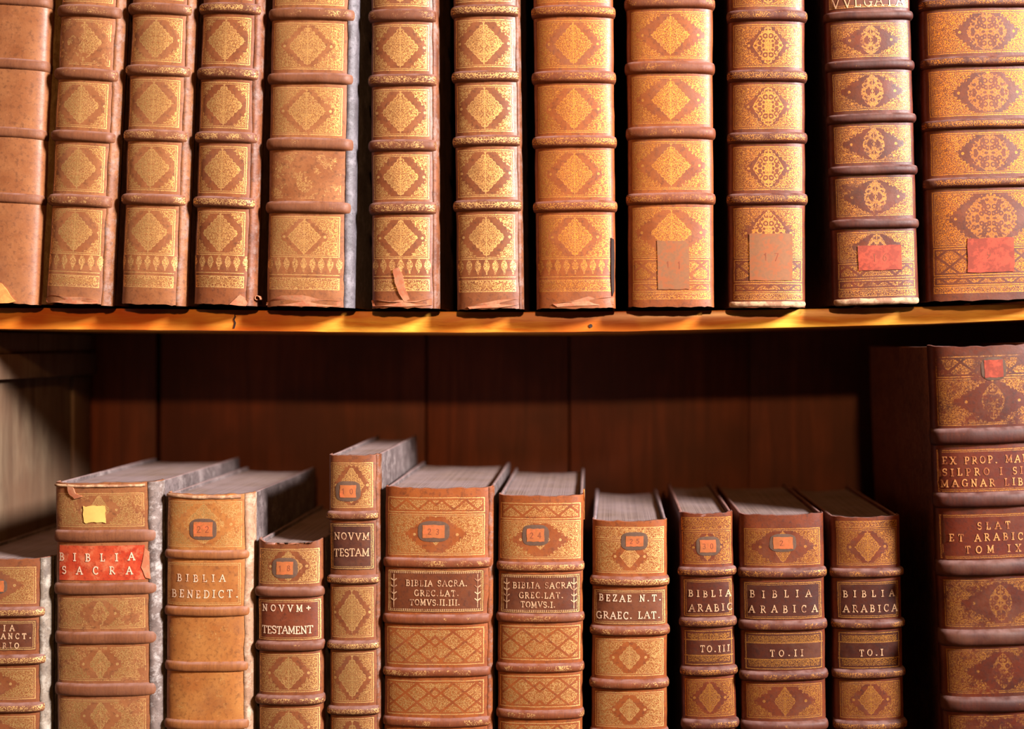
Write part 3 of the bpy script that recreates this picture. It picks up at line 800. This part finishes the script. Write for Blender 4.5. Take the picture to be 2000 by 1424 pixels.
low(13, -95, 82, -92, 82, 1087, [1192, 1284, 1377], ['head', 3, 0], pal=L_MID, wear=.22, headpl=16, bth=22, inset=8, lz=(.6, .6, 1.7, 1.0), tlc=(s2l(110, 62, 44), s2l(130, 74, 52)),
   titles=[(1208, 1266, 'tl13', [('BIBLIA', -42, 38, 1228, 11), ('SACROSANCT.', -62, 68, 1243, 10), ('BREVIARIO', -60, 46, 1261, 10)])],
   plabels=[(-36, 18, 1131, 1152, 'paper_orange', 6, '')],
   jw=13, jp=(s2l(90, 76, 66), s2l(130, 114, 98), s2l(170, 160, 146)), label='gilt volume with three-line title ending SANCT, first on the lower shelf beside the side panel')
low(14, 113, 297, 107, 295, 940, [1045, 1147, 1242, 1343], ['head', 3, 0], pal=L_PALE, wear=.60, headpl=20, bth=26, bpr=6, inset=8, lz=(.62, .9, 1.35, 1.3), fwd=0,
   titles=[(1063, 1130, 'red_label', [('BIBLIA', 122, 270, 1092, 14), ('SACRA', 128, 266, 1118, 14)], 'frame', 3, 108, 288, 2.4, 'letters_pale')],
   plabels=[(171, 214, 986, 1018, 'paper_yellow', 0, '', 3)], headband=(6, 7),
   tears=[(200, 968, [(-62, -24), (-50, -20), (-44, -6), (-30, 0), (-46, 4), (-58, -6)], 'bare', .0014), (288, 1100, [(0, -30), (8, -24), (10, 30), (2, 26), (-6, 6)], 'bare', .0012)],
   jw=20, jp=(s2l(84, 68, 62), s2l(116, 98, 90), s2l(176, 166, 160)), label='thick worn bible with a bright red title label and a yellow paper scrap above it')
low(15, 325, 479, 327, 482, 962, [1081, 1191, 1298, 1411], ['head', 3, (0, .2)], pal=(s2l(196, 126, 72), s2l(214, 150, 92)), wear=.58, headpl=14, bth=20, bpr=6, inset=6, headband=(5, 9), lz=(.9, .9, 1.4, 1.2), tlc=(s2l(192, 122, 70), s2l(210, 146, 90)),
   titles=[(1095, 1179, 'tl15', [('BIBLIA', 353, 446, 1132, 13), ('BENEDICT.', 342, 470, 1163, 14)], 'frame', 5, None, None, 1.9, 'letters_pale')],
   plabels=[(385, 422, 1017, 1045, 'paper_orange', 8, '22')],
   jw=13, jp=(s2l(130, 96, 72), s2l(160, 122, 94), s2l(190, 164, 140)), label='pale tan volume with rubbed two-line title, standing right of the red-labelled bible')
low(16, 506, 631, 503, 632, 1052, [1153, 1258, 1363], ['head', 3, 0], pal=L_MID, wear=.50, headpl=16, bth=21, inset=6, sag=9, tlc=(s2l(138, 74, 50), s2l(156, 86, 60)), bulge=24, yaw=.003,
   titles=[(1167, 1247, 'tl16', [('NOVVM+', 517, 610, 1190, 12), ('TESTAMENT', 516, 614, 1233, 14)], 'frame', 2, None, None, 2.1, 'letters_pale')],
   plabels=[(545, 577, 1094, 1119, 'paper_orange', 9, '18')],
   label='short squat testament, lowest head on the lower shelf, with spread-out two-line title')
low(17, 646, 736, 642, 736, 887, [1005, 1130, 1257, 1384], ['head', 3, 0], pal=L_MID, wear=.30, headpl=14, bth=19, inset=6, lz=(.55, .80, .80, 1.1), fcell=5, bulge=20, yaw=.012,
   tlc=(s2l(92, 54, 50), s2l(122, 72, 56)),
   titles=[(1020, 1110, 'tl17', [('NOVVM', 656, 723, 1052, 13), ('TESTAM', 655, 723, 1084, 14)], 'frame', 3)],
   plabels=[(667, 698, 946, 970, 'paper_orange', 9, '10')],
   jw=6, label='tall narrow testament standing higher than its neighbours on the lower shelf')
low(18, 751, 952, 752, 956, 950, [1097, 1206, 1309, 1406], ['head', 3, 2, 2], pal=L_WARM, wear=.45, headpl=18, headfil=32, bth=20, bpr=6.5, inset=8, ornament=True, tlc=(s2l(128, 70, 44), s2l(146, 84, 52)), lz=(.5, .5, 1.5, 1.1), yaw=.014,
   titles=[(1110, 1192, 'tl18', [('BIBLIA SACRA.', 796, 914, 1141, 11), ('GREC.LAT.', 812, 898, 1160, 11), ('TOMVS.II.III.', 803, 900, 1178, 11)], 'frame', 8, None, None, 1.9)],
   plabels=[(828, 871, 1023, 1048, 'paper_orange', 9, '23')],
   jw=8, label='wide bible lettered TOMVS II III, beside the tall narrow testament')
low(19, 972, 1137, 973, 1140, 965, [1104, 1203, 1300, 1391], ['head', 3, 2, 2], pal=L_WARM, wear=.42, headpl=14, headfil=34, bth=20, bpr=6.5, inset=6, ornament=True, tlc=(s2l(118, 62, 40), s2l(136, 76, 48)), lz=(.5, .5, 1.5, 1.1), yaw=.016,
   titles=[(1118, 1194, 'tl19', [('BIBLIA SACRA.', 1003, 1122, 1145, 11), ('GREC.LAT.', 1015, 1100, 1164, 11), ('TOMVS.I.', 1018, 1085, 1182, 11)], 'frame', 6, None, None, 1.9)],
   plabels=[(1030, 1064, 1030, 1055, 'paper_orange', 9, '24')],
   label='bible lettered TOMVS I in three small lines, torn joint at its upper right corner',
   tears=[(1146, 975, [(-8, -18), (-2, -20), (4, -8), (4, 40), (-4, 36)], 'bare_orange', .0014)])
low(20, 1156, 1302, 1156, 1304, 1014, [1132, 1228, 1331], ['head', 3, 0], pal=L_WARM, wear=.28, headpl=12, headfil=24, bth=21, inset=8, lz=(.58, .66, 1.12, 1.05), tlc=(s2l(138, 78, 50), s2l(150, 90, 62)), board=(s2l(96, 86, 92), s2l(126, 116, 122), s2l(160, 150, 150)),
   titles=[(1148, 1216, 'tl20', [('BEZAE N.T.', 1171, 1290, 1170, 12), ('GRAEC. LAT.', 1166, 1288, 1204, 13)], 'frame', 4, None, None, 2.1, 'letters_pale')],
   plabels=[(1222, 1256, 1044, 1064, 'paper_orange', 9, '25')],
   label='volume lettered BEZAE N.T. in broad spaced letters, left of the three Arabic bibles')
low(21, 1335, 1439, 1327, 1432, 1001, [1116, 1215, 1310, 1413], ['head', 3, 4, 0], pal=L_RED, wear=.34, headpl=8, headfil=26, bth=20, inset=5, fcell=5, gold=GOLD_D, lz=(.60, .8, 1.0, 1.05), tlc=(s2l(100, 46, 28), s2l(118, 56, 34)), board=BB, bulge=22, fwd=.004,
   titles=[(1130, 1203, 'tl21', [('BIBLIA', 1345, 1426, 1164, 12), ('ARABIC', 1346, 1429, 1192, 13)], 'frame', 5, None, None, 2.1), (1229, 1298, 'tl21', [('TO.III', 1367, 1424, 1272, 12)], 'tomo', 5)],
   plabels=[(1367, 1398, 1054, 1078, 'paper_orange', 8, '30')],
   label='narrow BIBLIA ARABIC volume lettered TO.III, slimmest of the three Arabic bibles')
low(22, 1450, 1614, 1442, 1610, 1003, [1118, 1219, 1317, 1415], ['head', 3, 4, 0], pal=L_RED, wear=.42, headpl=26, bth=21, inset=10, fcell=5, gold=GOLD_D, lz=(.6, .85, 1.75, 1.25), tlc=(s2l(96, 44, 30), s2l(110, 54, 36)), board=BB, fwd=.002,
   titles=[(1134, 1207, 'tl22', [('BIBLIA', 1464, 1582, 1164, 13), ('ARABICA', 1462, 1594, 1193, 13)], 'frame', 7, None, None, 2.1), (1232, 1305, 'tl22', [('TO.II', 1502, 1566, 1278, 12)], 'tomo', 7)],
   plabels=[(1508, 1546, 1047, 1070, 'paper_orange', 7, '2')],
   label='widest of the three Arabic bibles, lettered TO.II')
low(23, 1633, 1767, 1621, 1761, 1008, [1118, 1218, 1314, 1415], ['head', 3, 4, 0], pal=L_RED, wear=.34, headpl=8, headfil=14, bth=20, inset=10, fcell=5, gold=GOLD_D, lz=(.68, .82, 1.15, 1.12), tlc=(s2l(92, 40, 26), s2l(106, 50, 32)), board=BB, fwd=.004,
   titles=[(1134, 1206, 'tl23', [('BIBLIA', 1646, 1744, 1164, 12), ('ARABICA', 1646, 1750, 1193, 13)], 'frame', 8, None, None, 2.1), (1232, 1304, 'tl23', [('TO.I', 1676, 1722, 1278, 12)], 'tomo', 8)],
   label='Arabic bible lettered TO I, standing next to the huge dark folio')
low(24, 1830, 2046, 1797, 2022, 674, [847, 967, 1096, 1227, 1353], ['head', 3, 3, 0], pal=L_DEEP, wear=.62, headpl=20, headfil=42, bth=32, bpr=11, inset=9, fcell=5.5, gold=GOLD_D, lz=(.50, .80, 1.7, 1.0), dots=.9, tlc=(s2l(128, 48, 24), s2l(146, 64, 32)),
   board=(s2l(112, 62, 38), s2l(138, 78, 46), s2l(150, 92, 60)), bulge=34, fwd=-.028, depth=.27, sag=5,
   titles=[(870, 952, 'tl24', [('EX PROP. MAIOR', 1822, 2004, 898, 13), ('SILPRO I SING', 1822, 2004, 920, 13), ('MAGNAR LIB II', 1820, 2004, 941, 13)], 'frame', 4, None, None, 1.9, 'letters_dim'),
           (993, 1078, 'tl24', [('SLAT', 1884, 1946, 1022, 13), ('ET ARABIC', 1834, 1970, 1044, 13), ('TOM IX', 1862, 1966, 1066, 13)], 'frame', 4, None, None, 1.9, 'letters_dim')],
   plabels=[(1897, 1932, 704, 737, 'paper_red', 6, '')],
   rnd=.6, ig=.6, label='huge dark red-brown folio at the right end of the lower shelf, taller than its neighbours')

# ------------------------------------------------------------------ bookcase
case = bpy.data.objects.new('bookcase', None); COL.objects.link(case)
case.location = (PX(1000), 0, PZ(BOT))
case['label'] = 'dark wooden bookcase with honey-coloured shelf edge and planked back, holding all the old books'
case['category'] = 'bookcase'
inv = -case.location
def cpart(o): o.parent = case; o.matrix_parent_inverse = __import__('mathutils').Matrix.Translation(inv); return o
W_SHELF = mat_wood('shelf_edge_wood', s2l(232, 132, 32), s2l(252, 190, 72), s2l(190, 72, 12), .38, (1.2, 8, 12), 3, .35, 0, 6, .5)
W_BACK = mat_wood('back_plank_wood', s2l(82, 38, 20), s2l(106, 52, 28), s2l(74, 36, 20), .6, (14, 14, .8), 8, .0, 0, 5, .3)
W_SIDE = mat_wood('side_wood', s2l(76, 56, 40), s2l(104, 84, 64), s2l(88, 62, 44), .62, (10, 6, .8), 14, 0, 0, 6, .4)
W_DARK = mat_wood('underside_wood', s2l(40, 20, 12), s2l(56, 28, 16), s2l(44, 22, 12), .8, (1, 8, 8), 5, 0, 0, 5, .2)
YB = .31; YF = .020
# sagging shelf
topline = [(-400, 597), (0, 600), (300, 602), (500, 605), (700, 607), (1000, 608), (1200, 607), (1400, 605), (1600, 602), (1800, 598), (2000, 592), (2600, 578)]
botline = [(-400, 640), (0, 643), (300, 645), (500, 647), (700, 649), (900, 650), (1200, 648), (1500, 641), (1700, 636), (1800, 633), (2000, 625), (2600, 600)]
def lerp(tab, x):
    for a, b_ in zip(tab, tab[1:]):
        if x <= b_[0]: return a[1] + (b_[1] - a[1]) * (x - a[0]) / (b_[0] - a[0])
    return tab[-1][1]
XL, XR = -92, 2230
mb = MB(); R = [[] for _ in range(8)]
yf = YF; n = 90
for i in range(n + 1):
    px = XL + (XR - XL) * i / n
    zt, zb = PZ(lerp(topline, px) + .6 * nz(px * .02, 1)), PZ(lerp(botline, px) + .8 * nz(px * .015, 5))
    x = PX(px); e = .0012
    sec = [(YB, zb), (yf + e, zb), (yf + e * .3, zb + e * .3), (yf, zb + e), (yf, zt - e), (yf + e * .3, zt - e * .3), (yf + e, zt), (YB, zt)]
    for r, (y, z) in zip(R, sec): r.append(mb.vert((x, y, z)))
mb.grid(R, 0)
mb.face([r[0] for r in R][::-1]); mb.face([r[-1] for r in R])
cpart(mb.build('shelf', W_SHELF, None, True, 35))
# nail head and crack on the shelf's edge
def smallmesh(name, pts, mat, y0, y1, label=None):
    m = MB(); a = [m.vert((PX(p[0]), y0, PZ(p[1]))) for p in pts]; c = [m.vert((PX(p[0]), y1, PZ(p[1]))) for p in pts]
    k = len(pts); m.face(a[::-1])
    for i in range(k): m.face((a[i], a[(i + 1) % k], c[(i + 1) % k], c[i]))
    o = m.build(name, mat, None, False); cpart(o)
    if label: o['label'] = label
smallmesh('crack', [(446, 612), (449, 618), (446, 624), (449, 630), (446, 641), (443.5, 641), (446, 630), (443.5, 623), (446, 617)], MATS['crack'], .0192, .0212, 'short dark crack in the shelf edge')
IRON = mat_flat('nail_iron', s2l(70, 60, 58), .5, .6, 2, .3)
smallmesh('nail_head', [(1153 + 4 * math.cos(a * .785), 636 + 4 * math.sin(a * .785)) for a in range(8)], IRON, .0192, .0212, 'small dark nail in the shelf edge')
cpart(box('shelf', (PX(XL), .006, PZ(BOT) - .022), (PX(XR), YB, PZ(BOT)), W_SHELF, None, .001))
cpart(box('shelf', (PX(XL), .006, PZ(TOP - 60)), (PX(XR), YB, PZ(TOP - 60) + .022), W_SHELF, None, .001))  # unseen shelf above the upper row, added to keep out light from overhead
# side panels
zlo, zhi = PZ(BOT) - .05, PZ(TOP - 60) + .05
cpart(box('side_panel', (PX(XL) - .022, -.012, zlo), (PX(XL), YB, zhi), W_SIDE, None, .0012))
cpart(box('side_panel', (PX(XR), -.06, zlo), (PX(XR) + .03, YB, zhi), W_BACK, None, .0012))  # unseen right side, front edge brought forward to block window light
# cleats under the shelf on the left side panel
cpart(box('shelf_cleat', (PX(XL), .01, PZ(746)), (PX(XL) + .012, YB - .001, PZ(693)), W_SIDE, None, .0008))
cpart(box('shelf_cleat', (PX(XL), .01, PZ(692)), (PX(XL) + .007, YB - .001, PZ(648)), W_SIDE, None, .0008))
# narrow upright strip in the back left corner (its seam shows on the side)
cpart(box('corner_strip', (PX(XL), .262, zlo), (PX(XL) + .004, YB - .001, PZ(750)), W_SIDE, None, .0008))
# back planks: photo x of the seams, measured on the back plane
seams = [(120, 302, .004), (314, 830, 0), (834, 1110, .0025), (1114, 1462, -.001), (1463, 2110, .001)]
for a, c, dy in seams:
    cpart(box('back_plank', (PX(a, YB), YB + dy, zlo), (PX(c, YB), YB + .014 + dy, zhi), W_BACK, None, .0009))
cpart(box('back_plank', (PX(60, YB), YB + .019, zlo), (PX(2110, YB), YB + .026, zhi), W_DARK, None, 0))
